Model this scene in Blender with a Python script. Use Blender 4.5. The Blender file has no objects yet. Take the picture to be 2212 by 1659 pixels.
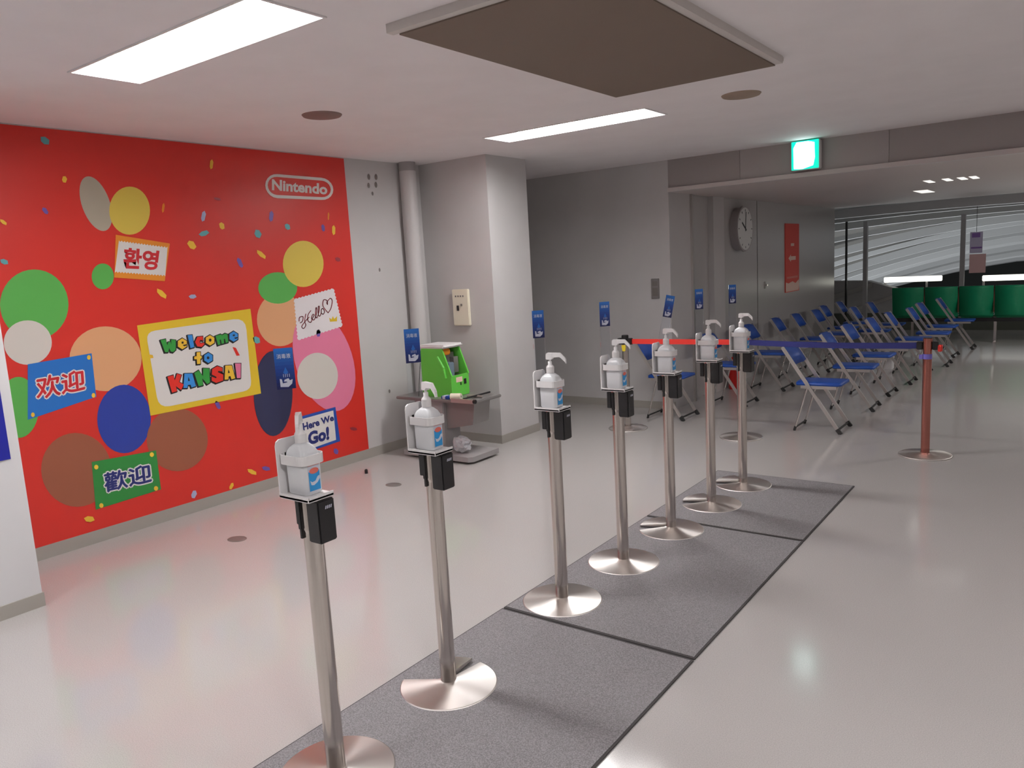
import bpy, bmesh, math, random
from mathutils import Vector, Matrix
from mathutils.geometry import tessellate_polygon
random.seed(7)
C = bpy.context.scene.collection
S = bpy.context.scene
pi = math.pi

# ---------------------------------------------------------------- camera
YAW, PITCH, ROLL, FPX, EYE = 0.6422, 0.1508, -0.0571, 1664.37, 1.65
cy_, sy_, cp_, sp_ = math.cos(YAW), math.sin(YAW), math.cos(PITCH), math.sin(PITCH)
FWD = Vector((-sy_*cp_, cy_*cp_, -sp_))
R0 = Vector((cy_, sy_, 0)); U0 = R0.cross(FWD)
RT = math.cos(ROLL)*R0 + math.sin(ROLL)*U0
UP = -math.sin(ROLL)*R0 + math.cos(ROLL)*U0
cam = bpy.data.objects.new('camera', bpy.data.cameras.new('camera')); C.objects.link(cam)
cam.matrix_world = Matrix(((RT.x, UP.x, -FWD.x, 0), (RT.y, UP.y, -FWD.y, 0), (RT.z, UP.z, -FWD.z, EYE), (0, 0, 0, 1)))
cam.data.sensor_width = 36; cam.data.sensor_fit = 'HORIZONTAL'; cam.data.lens = FPX/2212*36
cam.data.clip_end = 300; cam.data.clip_start = 0.05
S.camera = cam

# ---------------------------------------------------------------- world and exposure
W = bpy.data.worlds.new('world'); S.world = W; W.use_nodes = True
W.node_tree.nodes['Background'].inputs[0].default_value = (0.75, 0.8, 0.9, 1)
W.node_tree.nodes['Background'].inputs[1].default_value = 0.02
S.view_settings.view_transform = 'Standard'; S.view_settings.look = 'None'
S.view_settings.gamma = 1; S.view_settings.use_curve_mapping = False
S.view_settings.exposure = 0.0
S.cycles.use_denoising = True
S.cycles.max_bounces = 10; S.cycles.diffuse_bounces = 5; S.cycles.sample_clamp_indirect = 6
LAMP = 48.0          # radiance of the ceiling troughs
def area(name, loc, size, sizey, power, color, rot=(0, 0, 0), spread=pi):
    l = bpy.data.lights.new(name, 'AREA'); l.shape = 'RECTANGLE'; l.size = size; l.size_y = sizey
    l.energy = power; l.color = color; l.spread = spread
    o = bpy.data.objects.new(name, l); o.location = loc; o.rotation_euler = rot; C.objects.link(o); return o
# unseen uplights washing the ribbed roof of the hall beyond, down on its lower level
for yy, pw in ((20, 400), (28, 340), (38, 300)):
    area('hidden_hall_uplight', (-4, yy, -3.2), 14, 3, pw, (0.93, 0.97, 1.0), (pi, 0, 0))

# ---------------------------------------------------------------- materials
def srgb(r, g, b):
    f = lambda c: (c/255/12.92) if c/255 <= 0.04045 else ((c/255+0.055)/1.055)**2.4
    return (f(r), f(g), f(b), 1)
def mat(name, col, rough=0.5, metal=0.0, emit=None, es=0.0, trans=0.0, alpha=1.0, spec=0.5, coat=0.0):
    m = bpy.data.materials.new(name); m.use_nodes = True
    b = m.node_tree.nodes['Principled BSDF']
    b.inputs['Base Color'].default_value = col; b.inputs['Roughness'].default_value = rough
    b.inputs['Metallic'].default_value = metal; b.inputs['Transmission Weight'].default_value = trans
    b.inputs['Alpha'].default_value = alpha; b.inputs['Specular IOR Level'].default_value = spec
    b.inputs['Coat Weight'].default_value = coat
    if emit: b.inputs['Emission Color'].default_value = emit; b.inputs['Emission Strength'].default_value = es
    return m
def noisy(m, scale, c1, c2, lo=0.35, hi=0.65, detail=4, bump=0.0, stretch=(1, 1, 1), rough=None):
    n = m.node_tree; b = n.nodes['Principled BSDF']
    tc = n.nodes.new('ShaderNodeTexCoord'); mp = n.nodes.new('ShaderNodeMapping'); mp.inputs['Scale'].default_value = stretch
    t = n.nodes.new('ShaderNodeTexNoise'); t.inputs['Scale'].default_value = scale; t.inputs['Detail'].default_value = detail
    r = n.nodes.new('ShaderNodeValToRGB'); r.color_ramp.elements[0].position = lo; r.color_ramp.elements[1].position = hi
    r.color_ramp.elements[0].color = c1; r.color_ramp.elements[1].color = c2
    n.links.new(tc.outputs['Object'], mp.inputs[0]); n.links.new(mp.outputs[0], t.inputs['Vector'])
    n.links.new(t.outputs['Fac'], r.inputs[0]); n.links.new(r.outputs[0], b.inputs['Base Color'])
    if bump:
        bn = n.nodes.new('ShaderNodeBump'); bn.inputs['Strength'].default_value = bump; bn.inputs['Distance'].default_value = 0.002
        n.links.new(t.outputs['Fac'], bn.inputs['Height']); n.links.new(bn.outputs[0], b.inputs['Normal'])
    return m
M = {}
M['floor'] = noisy(mat('floor', (1,1,1,1), 0.12, spec=0.75), 260, (0.43, 0.405, 0.39, 1), (0.53, 0.505, 0.49, 1), 0.3, 0.62, 2)
M['ceiling'] = noisy(mat('ceiling', (1,1,1,1), 0.75), 3, (0.84, 0.80, 0.805, 1), (0.87, 0.83, 0.835, 1), bump=0.02)
M['wall'] = noisy(mat('wall', (1,1,1,1), 0.42), 2.2, (0.55, 0.53, 0.525, 1), (0.58, 0.56, 0.555, 1))
M['white_wall'] = noisy(mat('white_wall', (1,1,1,1), 0.45), 2.0, (0.66, 0.65, 0.66, 1), (0.69, 0.68, 0.69, 1))
M['base'] = mat('base', (0.36, 0.335, 0.30, 1), 0.45)
M['fascia_a'] = mat('fascia_a', (0.36, 0.33, 0.32, 1), 0.35)
M['fascia_b'] = mat('fascia_b', (0.41, 0.38, 0.37, 1), 0.35)
M['lip'] = mat('lip', (0.62, 0.57, 0.55, 1), 0.4)
M['soffit'] = mat('soffit', (0.62, 0.55, 0.52, 1), 0.5)
M['lobby_wall'] = mat('lobby_wall', (0.50, 0.485, 0.475, 1), 0.22)
M['dark'] = mat('dark', (0.02, 0.02, 0.02, 1), 0.5)
M['black'] = mat('black_plastic', (0.012, 0.011, 0.012, 1), 0.38)
M['mat_grey'] = noisy(mat('mat_grey', (1,1,1,1), 0.95, spec=0.1), 210, (0.165, 0.155, 0.16, 1), (0.31, 0.295, 0.305, 1), 0.32, 0.68, 3, bump=0.5)
M['mat_edge'] = mat('mat_edge', (0.05, 0.045, 0.045, 1), 0.8)
M['steel'] = noisy(mat('steel', (1,1,1,1), 0.17, 1.0), 60, (0.60, 0.545, 0.505, 1), (0.68, 0.63, 0.59, 1), stretch=(1, 1, 0.03))
M['chrome'] = mat('chrome', (0.72, 0.69, 0.67, 1), 0.12, 1.0)
M['alu'] = mat('aluminium', (0.55, 0.52, 0.50, 1), 0.38, 0.8)
def brushed():
    m = mat('brushed_disc', (0.74, 0.70, 0.67, 1), 0.36, 1.0); n = m.node_tree; b = n.nodes['Principled BSDF']
    t = n.nodes.new('ShaderNodeTangent'); t.direction_type = 'RADIAL'; t.axis = 'Z'
    b.inputs['Anisotropic'].default_value = 0.8; n.links.new(t.outputs[0], b.inputs['Tangent']); return m
M['disc'] = brushed()
M['white'] = mat('white_plastic', (0.80, 0.78, 0.78, 1), 0.35)
M['bottle'] = mat('bottle_plastic', (0.74, 0.75, 0.77, 1), 0.28)
M['bottle'].node_tree.nodes['Principled BSDF'].inputs['Subsurface Weight'].default_value = 0.15
M['bottle'].node_tree.nodes['Principled BSDF'].inputs['Subsurface Radius'].default_value = (0.02, 0.02, 0.02)
M['acrylic'] = mat('clear_acrylic', (0.95, 0.97, 1, 1), 0.04, trans=1.0); M['acrylic'].node_tree.nodes['Principled BSDF'].inputs['IOR'].default_value = 1.12
M['card_top'] = mat('card_light_blue', srgb(40, 105, 190), 0.35)
M['card_mid'] = mat('card_blue', srgb(28, 62, 140), 0.35)
M['card_low'] = mat('card_navy', srgb(24, 26, 78), 0.35)
M['ink_white'] = mat('ink_white', srgb(205, 208, 222), 0.5)
M['label_blue'] = mat('label_blue', srgb(45, 150, 215), 0.4)
M['label_pink'] = mat('label_pink', srgb(232, 178, 172), 0.4)
M['label_red'] = mat('label_red', srgb(222, 110, 95), 0.4)
M['seat_blue'] = mat('seat_blue', srgb(30, 78, 168), 0.42)
M['rubber'] = mat('rubber', (0.03, 0.03, 0.03, 1), 0.7)
M['green_seat'] = mat('green_seat', (0.004, 0.28, 0.125, 1), 0.35)
M['green_box'] = mat('green_box', srgb(100, 198, 72), 0.38)
M['cream'] = mat('cream', srgb(234, 226, 206), 0.45)
M['table'] = mat('table_metal', (0.27, 0.255, 0.25, 1), 0.35, 0.4)
M['panel_grey'] = mat('panel_grey', (0.35, 0.33, 0.33, 1), 0.5)
M['orange'] = mat('orange', srgb(235, 145, 30), 0.5)
M['slate'] = mat('slate', srgb(110, 125, 140), 0.4)
M['bag'] = mat('bag', (0.8, 0.8, 0.83, 1), 0.25, trans=0.45)
M['belt_red'] = mat('belt_red', srgb(225, 52, 42), 0.6)
M['belt_navy'] = mat('belt_navy', srgb(34, 38, 110), 0.6)
M['red'] = mat('red_paint', srgb(200, 30, 28), 0.3)
M['red_reflection'] = mat('steel_red_reflection', (0.50, 0.20, 0.16, 1), 0.2, 0.9)  # red reflection on the right barrier post, put into its metal colour
M['purple'] = mat('purple', srgb(120, 110, 200), 0.5)
M['yellow_tag'] = mat('yellow_tag', srgb(230, 205, 50), 0.5)
M['hatch'] = noisy(mat('hatch', (1,1,1,1), 0.7), 500, (0.17, 0.125, 0.095, 1), (0.205, 0.155, 0.12, 1))
M['hatch_rim'] = mat('hatch_rim', (0.62, 0.58, 0.55, 1), 0.5)
M['speaker_a'] = mat('speaker_red_brown', (0.22, 0.14, 0.125, 1), 0.6)
M['speaker_b'] = mat('speaker_tan', (0.33, 0.25, 0.19, 1), 0.6)
M['lamp'] = mat('lamp', (1, 1, 1, 1), 0.5, emit=(0.985, 0.97, 0.965, 1), es=LAMP)
M['lobby_fill_lamp'] = mat('lobby_fill_lamp', (1, 1, 1, 1), 0.5, emit=(1.0, 0.96, 0.93, 1), es=40.0)
M['reflector'] = mat('reflector', (0.9, 0.9, 0.9, 1), 0.3)
M['lamp_and_reflection'] = mat('lamp_and_reflection', (1, 1, 1, 1), 0.5, emit=(1.0, 0.97, 0.9, 1), es=0.9)
M['exit_white'] = mat('exit_white', (1, 1, 1, 1), 0.4, emit=(0.72, 1.0, 0.97, 1), es=3.2)
M['exit_green'] = mat('exit_green', (0, 0.7, 0.5, 1), 0.4, emit=(0.0, 0.85, 0.58, 1), es=0.95)
M['tube'] = mat('tube', (1, 1, 1, 1), 0.4, emit=(1.0, 1.0, 0.86, 1), es=1.6)
M['poster_blue'] = mat('poster_blue', srgb(22, 28, 140), 0.4)
M['rib'] = mat('rib', (0.75, 0.76, 0.77, 1), 0.45)
M['roof'] = mat('roof', (0.12, 0.115, 0.105, 1), 0.7)
M['night'] = mat('night', (0.012, 0.02, 0.016, 1), 0.4)
M['olive'] = mat('olive', (0.11, 0.12, 0.10, 1), 0.7)
M['post_grey'] = mat('post_grey', (0.42, 0.41, 0.42, 1), 0.5)
M['brown'] = mat('brown', (0.12, 0.06, 0.03, 1), 0.6)
M['banner_l'] = mat('banner_lilac', srgb(225, 215, 245), 0.6)
M['banner_v'] = mat('banner_violet', srgb(160, 120, 200), 0.6)
M['banner_p'] = mat('banner_pink', srgb(245, 200, 200), 0.6)
M['sign_red'] = mat('sign_red', srgb(222, 75, 62), 0.5)
M['sign_pale'] = mat('sign_pale', srgb(240, 205, 190), 0.5)
M['clock_face'] = mat('clock_face', (0.72, 0.72, 0.70, 1), 0.3)
M['clock_body'] = mat('clock_body', (0.35, 0.32, 0.32, 1), 0.4)
M['outlet'] = mat('outlet', (0.22, 0.20, 0.19, 1), 0.35, 0.3)
# mural inks
INK = dict(red=(205, 46, 36), yellow=(224, 190, 48), white=(226, 222, 218), black=(28, 24, 26), green=(52, 150, 62),
           blue=(55, 140, 215), lred=(218, 48, 36), gold=(235, 190, 60), pink=(228, 120, 155), orange=(226, 140, 40),
           kred=(196, 38, 46), signblue=(36, 110, 190), signgreen=(44, 132, 58), navy=(36, 44, 110), framblue=(34, 74, 160),
           paper=(232, 226, 228), teal=(95, 165, 170), violet=(110, 85, 165), pale=(168, 178, 210), wine=(150, 50, 60),
           c_green=(88, 170, 78), c_grey=(176, 168, 150), c_tan=(222, 165, 120), c_blue=(40, 60, 150), c_brown=(150, 86, 62),
           c_rose=(226, 125, 158), c_cream=(214, 208, 200), c_navy=(44, 46, 78), c_yellow=(222, 196, 84))
INKS = {k: mat('ink_'+k, srgb(*v), 0.4) for k, v in INK.items()}

# ---------------------------------------------------------------- helpers
class B:
    """collects shapes in one bmesh; every shape takes a material"""
    def __init__(s): s.bm = bmesh.new(); s.ms = []; s.X = Matrix.Identity(4)
    def mi(s, m):
        m = M[m] if isinstance(m, str) else m
        if m not in s.ms: s.ms.append(m)
        return s.ms.index(m)
    def raw(s, vs, fs, m, smooth=False):
        i = s.mi(m); bv = [s.bm.verts.new(s.X @ Vector(v)) for v in vs]
        for f in fs:
            try: q = s.bm.faces.new([bv[k] for k in f]); q.material_index = i; q.smooth = smooth
            except ValueError: pass
        return s
    def box(s, x0, x1, y0, y1, z0, z1, m, bev=0.0):
        if bev:
            b = min(bev, (x1-x0)/2.01, (y1-y0)/2.01, (z1-z0)/2.01)
            t = bmesh.new(); bmesh.ops.create_cube(t, size=1)
            for v in t.verts: v.co = Vector(((x0+x1)/2+v.co.x*(x1-x0), (y0+y1)/2+v.co.y*(y1-y0), (z0+z1)/2+v.co.z*(z1-z0)))
            bmesh.ops.bevel(t, geom=t.edges[:], offset=b, segments=2, affect='EDGES')
            t.verts.index_update(); s.raw([v.co.copy() for v in t.verts], [[v.index for v in f.verts] for f in t.faces], m, False); t.free(); return s
        vs = [(x, y, z) for x in (x0, x1) for y in (y0, y1) for z in (z0, z1)]
        return s.raw(vs, [(0,1,3,2),(4,6,7,5),(0,4,5,1),(2,3,7,6),(0,2,6,4),(1,5,7,3)], m)
    def lathe(s, prof, m, c=(0,0,0), n=28, a0=0, a1=2*pi, close=False):
        full = abs(a1-a0-2*pi) < 1e-6; k = n if full else n+1
        vs = []
        for j in range(k):
            a = a0+(a1-a0)*j/n
            vs += [(c[0]+r*math.cos(a), c[1]+r*math.sin(a), c[2]+z) for r, z in prof]
        p = len(prof); fs = []
        for j in range(n):
            q = (j+1) % k
            for i in range(p-1): fs.append((j*p+i, q*p+i, q*p+i+1, j*p+i+1))
        s.raw(vs, fs, m, True)
        if close and not full:
            for j in (0, n): s.raw([vs[j*p+i] for i in range(p)], [list(range(p))], m)
        return s
    def cyl(s, p0, p1, r, m, n=16, r1=None, cap=True):
        p0, p1 = Vector(p0), Vector(p1); d = (p1-p0).normalized(); a = d.orthogonal().normalized(); b = d.cross(a); r1 = r if r1 is None else r1
        vs = [p0+(a*math.cos(t)+b*math.sin(t))*r for t in [2*pi*i/n for i in range(n)]]+[p1+(a*math.cos(t)+b*math.sin(t))*r1 for t in [2*pi*i/n for i in range(n)]]
        s.raw(vs, [(i, (i+1) % n, n+(i+1) % n, n+i) for i in range(n)], m, True)
        if cap: s.raw(vs[:n], [list(range(n))], m); s.raw(vs[n:], [list(range(n))], m)
        return s
    def bar(s, p0, p1, w, h, m, up=(0, 0, 1)):
        """rectangular bar from p0 to p1, w across, h along 'up'"""
        p0, p1 = Vector(p0), Vector(p1); d = (p1-p0).normalized(); sd = d.cross(Vector(up)).normalized(); u = sd.cross(d)
        vs = [p+sd*a*w/2+u*b*h/2 for p in (p0, p1) for a in (-1, 1) for b in (-1, 1)]
        return s.raw(vs, [(0,1,3,2),(4,6,7,5),(0,4,5,1),(2,3,7,6),(0,2,6,4),(1,5,7,3)], m)
    def prism(s, pts, m, ax, d0, d1):
        """polygon pts extruded along axis ax from d0 to d1"""
        def put(a, b, d): return {'x': (d, a, b), 'y': (a, d, b), 'z': (a, b, d)}[ax]
        n = len(pts); vs = [put(a, b, d0) for a, b in pts]+[put(a, b, d1) for a, b in pts]
        tr = tessellate_polygon([[Vector((a, b, 0)) for a, b in pts]])
        fs = [tuple(t) for t in tr]+[tuple(n+i for i in t) for t in tr]+[(i, (i+1) % n, n+(i+1) % n, n+i) for i in range(n)]
        return s.raw(vs, fs, m)
    def loft(s, rings, m, cap=True, smooth=True):
        n = len(rings[0]); vs = [p for r in rings for p in r]; fs = []
        for j in range(len(rings)-1):
            for i in range(n): fs.append((j*n+i, j*n+(i+1) % n, (j+1)*n+(i+1) % n, (j+1)*n+i))
        if cap: fs += [tuple(range(n)), tuple(range((len(rings)-1)*n, len(rings)*n))]
        return s.raw(vs, fs, m, smooth)
def obj(name, b, parent=None, fix=True, **kw):
    if fix: bmesh.ops.recalc_face_normals(b.bm, faces=b.bm.faces[:])
    me = bpy.data.meshes.new(name); b.bm.to_mesh(me); b.bm.free()
    for m in b.ms: me.materials.append(m)
    o = bpy.data.objects.new(name, me); C.objects.link(o)
    if parent: o.parent = parent
    for k, v in kw.items(): o[k] = v
    return o
def thing(name, label, cat, loc=(0, 0, 0), rotz=0, group=None):
    o = bpy.data.objects.new(name, None); C.objects.link(o); o.location = loc; o.rotation_euler = (0, 0, rotz)
    o.empty_display_size = 0.1; o['label'] = label; o['category'] = cat
    if group: o['group'] = group
    return o
def tag(o, label, cat, group=None):
    o['label'] = label; o['category'] = cat
    if group: o['group'] = group
    return o
def struct(name, b, **kw): return obj(name, b, None, kind='structure', **kw)
def dup(root, loc, label, rotz=0):
    r = root.copy(); C.objects.link(r); r.location = loc; r.rotation_euler = (0, 0, rotz); r['label'] = label
    for ch in list(root.children):
        c = ch.copy(); C.objects.link(c); c.parent = r
        for g in list(ch.children):
            d = g.copy(); C.objects.link(d); d.parent = c
    return r

# ---------------------------------------------------------------- the room
ZC = 2.66
struct('floor', B().box(-6, 5.5, -5, 16.7, -0.12, 0, 'floor'))
XL = -5.19
wall_left = struct('wall_left', B().box(XL-0.2, XL, -5, 6.26, 0, ZC, 'wall').box(-6, XL-0.2, 6.06, 6.26, 0, ZC, 'wall').box(-6.1, -6, 6.06, 7.9, 0, ZC, 'wall'))
struct('wall_back', B().box(-6, -3.57, 7.71, 8.27, 0, ZC, 'wall').box(-6, -3.57, 14.1, 14.46, 0, ZC, 'lobby_wall')
       .box(-6, -3.62, 8.27, 8.9, 0, ZC, 'lobby_wall').box(-6, -3.57, 8.9, 10.44, 0, ZC, 'lobby_wall').box(-6, -3.6, 10.44, 10.47, 0, ZC, 'dark').box(-6, -3.57, 10.47, 14.1, 0, ZC, 'lobby_wall'))
struct('wall_right', B().box(5.3, 5.5, -5, 16.7, 0, ZC, 'wall'))
struct('wall_rear', B().box(-6, 5.5, -5.2, -5, 0, ZC, 'wall'))
# pillars standing out of the left wall
struct('wall_pillar_near', B().box(XL-0.1, -4.41, -1.5, 1.604, 0, ZC, 'white_wall'))
struct('wall_pillar_far', B().box(XL-0.1, -4.372, 5.64, 6.26, 0, ZC, 'wall'))
struct('baseboard_near_pillar', B().box(XL-0.05, -4.402, -1.5, 1.61, 0, 0.075, 'base'))
struct('baseboard_left', B().box(XL-0.01, XL+0.008, 1.604, 5.64, 0, 0.085, 'base'))
struct('baseboard_far_pillar', B().box(XL, -4.366, 5.632, 6.266, 0, 0.08, 'base'))
struct('baseboard_back', B().box(-6, -3.565, 7.70, 7.76, 0, 0.08, 'base'))
# ceiling with openings for the lamp troughs
LAMPS = [(-3.14, 2.01), (-3.14, 5.11), (-3.14, -1.09), (0.6, 0.4), (2.2, 3.0)]
LX, LY = 0.69, 0.165
xs = sorted({-6, 5.5} | {round(x+d, 4) for x, y in LAMPS for d in (-LX, LX)})
ys = sorted({-5, 7.9} | {round(y+d, 4) for x, y in LAMPS for d in (-LY, LY)})
b = B()
for i in range(len(xs)-1):
    for j in range(len(ys)-1):
        cx, cy = (xs[i]+xs[i+1])/2, (ys[j]+ys[j+1])/2
        if any(abs(cx-x) < LX and abs(cy-y) < LY for x, y in LAMPS): continue
        b.raw([(xs[i], ys[j], ZC), (xs[i+1], ys[j], ZC), (xs[i+1], ys[j+1], ZC), (xs[i], ys[j+1], ZC)], [(3, 2, 1, 0)], 'ceiling')
b.box(-6, 5.5, -5, 7.9, ZC+0.2, ZC+0.3, 'ceiling')
struct('ceiling', b, fix=False)
struct('ceiling_lobby', B().box(-3.6, 5.5, 7.75, 14.46, 2.333, 2.8, 'soffit'))
# fascia over the wide opening, in panels, and its lower lip
b = B(); ed = [-3.57, -2.80, -1.45, 0.0, 1.4, 2.8, 4.2, 5.3]
for i in range(len(ed)-1): b.box(ed[i]+(0.003 if i else 0), ed[i+1], 7.71, 7.76, 2.372, ZC, 'fascia_a' if i % 2 == 0 else 'fascia_b')
struct('trim_1', b)
struct('trim_2', B().box(-3.57, 5.3, 7.685, 7.76, 2.331, 2.373, 'lip'))
struct('door_frame', B().box(-3.6, -3.545, 8.255, 8.285, 0, 2.333, 'alu'))
struct('trim_3', B().box(-3.62, -3.55, 8.88, 9.22, 0, 2.333, 'wall'))
# grey marks left by old fixings in the wall beside the mural
for (y, z, r) in ((4.98, 2.515, .018), (5.07, 2.52, .018), (4.97, 2.44, .016), (5.06, 2.45, .018), (5.01, 2.37, .012), (5.02, 1.69, .012), (5.02, 0.565, .012)):
    b = B(); b.lathe([(0.0001, 0), (r, 0)], 'outlet', n=12)
    for v in b.bm.verts: v.co = Vector((XL+0.001, y+v.co.x, z+v.co.y*1.5))
    obj('screw_mark', b, wall_left)

# duct in the corner between mural wall and far pillar
t = thing('drain_pipe', 'grey painted pipe cover running floor to ceiling in the corner by the pillar', 'pipe', (-5.112, 5.40, 0))
obj('pipe', B().cyl((0, 0, 0), (0, 0, 2.58), 0.076, 'wall', 24), t)
obj('collar', B().cyl((0, 0, 2.58), (0, 0, 2.66), 0.0775, 'panel_grey', 24), t)

# ---------------------------------------------------------------- lamps in the ceiling
def trough(x, y, label):
    t = thing('ceiling_light', label, 'ceiling light', (x, y, ZC), 0, 'long recessed ceiling lights')
    b = B(); w, h, d = LX, LY, 0.09; wi, hi = LX-0.14, LY-0.045
    o = [(-w, -h, 0), (w, -h, 0), (w, h, 0), (-w, h, 0)]; q = [(-wi, -hi, d), (wi, -hi, d), (wi, hi, d), (-wi, hi, d)]
    b.raw(o+q, [(0, 1, 5, 4), (1, 2, 6, 5), (2, 3, 7, 6), (3, 0, 4, 7)], 'reflector')
    b.box(-w-0.012, w+0.012, -h-0.012, -h, -0.006, 0, 'white').box(-w-0.012, w+0.012, h, h+0.012, -0.006, 0, 'white')
    b.box(-w-0.012, -w, -h, h, -0.006, 0, 'white').box(w, w+0.012, -h, h, -0.006, 0, 'white')
    obj('housing', b, t, fix=False)
    obj('diffuser', B().raw([(-wi, -hi, d-0.002), (wi, -hi, d-0.002), (wi, hi, d-0.002), (-wi, hi, d-0.002)], [(3, 2, 1, 0)], 'lamp'), t, fix=False)
    b = B()
    for yy in (-0.06, 0.06): b.cyl((-wi+0.02, yy, 0.05), (wi-0.02, yy, 0.05), 0.014, 'lamp', 10)
    obj('fluorescent_tube', b, t)
trough(*LAMPS[0], 'long bright ceiling light nearest the red mural, large in the upper left')
trough(*LAMPS[1], 'long bright ceiling light in front of the grey pillar, beyond the brown hatch')
trough(*LAMPS[2], 'long ceiling light behind the viewer along the mural wall')
trough(*LAMPS[3], 'long ceiling light above the mats, behind the viewer')
trough(*LAMPS[4], 'long ceiling light over the open floor to the right, out of view')

for x, y, lab in ((1.3, 9.2, 'unseen square lamp added to light the lobby, beyond the right picture edge, nearer one'), (1.3, 12.0, 'unseen square lamp added to light the lobby, beyond the right picture edge, farther one')):  # unseen lamps added to brighten the lobby
    t = thing('ceiling_light', lab, 'ceiling light', (x, y, 2.333), 0, 'unseen square lamps added to light the lobby')
    obj('lens', B().raw([(-.3, -.3, -.012), (.3, -.3, -.012), (.3, .3, -.012), (-.3, .3, -.012)], [(3, 2, 1, 0)], 'lobby_fill_lamp'), t, fix=False)
    obj('frame', B().box(-.32, .32, -.32, .32, -.01, 0, 'white'), t)
t = thing('ceiling_hatch', 'large dark brown ceiling panel with a pale rim', 'ceiling panel', (-1.84, 3.38, ZC))
obj('panel', B().box(-0.475, 0.475, -0.92, 0.92, -0.042, 0, 'hatch'), t)
b = B()
b.box(-0.51, 0.51, -0.96, -0.92, -0.036, 0, 'hatch_rim').box(-0.51, 0.51, 0.92, 0.95, -0.02, 0, 'hatch_rim')
b.box(0.475, 0.515, -0.92, 0.92, -0.036, 0, 'hatch_rim').box(-0.5, -0.475, -0.92, 0.92, -0.02, 0, 'hatch_rim')
obj('rim', b, t)
for x, y, m, lab in ((-3.905, 3.39, 'speaker_a', 'round reddish brown ceiling speaker above the mural'), (-1.83, 5.08, 'speaker_b', 'round tan ceiling speaker beyond the brown hatch')):
    t = thing('ceiling_speaker', lab, 'ceiling speaker', (x, y, ZC), 0, 'round ceiling speakers')
    obj('grille', B().lathe([(0.0001, -0.012), (0.09, -0.012), (0.105, -0.008)], m, n=32), t)
    obj('trim_ring', B().lathe([(0.105, -0.008), (0.118, -0.009), (0.125, 0)], m, n=32), t)
# lamp in the lobby ceiling, and four glowing squares standing in for glass reflections
for x, y, dx, dy, lab in ((-1.77, 11.75, .08, .32, 'larger rectangular lamp in the lobby ceiling, below the row of four small glowing squares'),
        (-1.45, 9.95, .032, .2, 'small glowing square standing in for a glass reflection, first of four from the exit sign'), (-1.27, 9.95, .032, .2, 'small glowing square standing in for a glass reflection, second of four from the exit sign'),
        (-1.13, 9.98, .032, .2, 'small glowing square standing in for a glass reflection, third of four from the exit sign'), (-1.02, 10.0, .032, .2, 'small glowing square standing in for a glass reflection, farthest of four from the exit sign')):
    t = thing('lobby_lit_square', lab, 'ceiling lamp', (x, y, 2.333), 0, 'lamps in the lobby ceiling')
    obj('lens', B().box(-dx, dx, -dy, dy, -0.008, 0, 'lamp_and_reflection'), t)
    obj('frame', B().box(-dx-.008, dx+.008, -dy-.01, dy+.01, -0.004, 0, 'white'), t)

# exit sign
t = thing('exit_sign', 'glowing green and white exit sign box hung on the fascia over the opening', 'exit sign', (-2.14, 7.62, 2.39))
obj('housing', B().box(-0.125, 0.125, -0.02, 0.07, 0.0, 0.262, 'white', 0.006), t)
obj('lit_face', B().box(-0.122, 0.122, -0.03, -0.021, 0.003, 0.259, 'exit_green').prism([(-.098, .012), (-.02, .006), (.075, .03), (.09, .1), (.085, .235), (.03, .25), (-.075, .25), (-.103, .2), (-.1, .05)], 'exit_white', 'y', -0.033, -0.0301), t)

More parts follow.
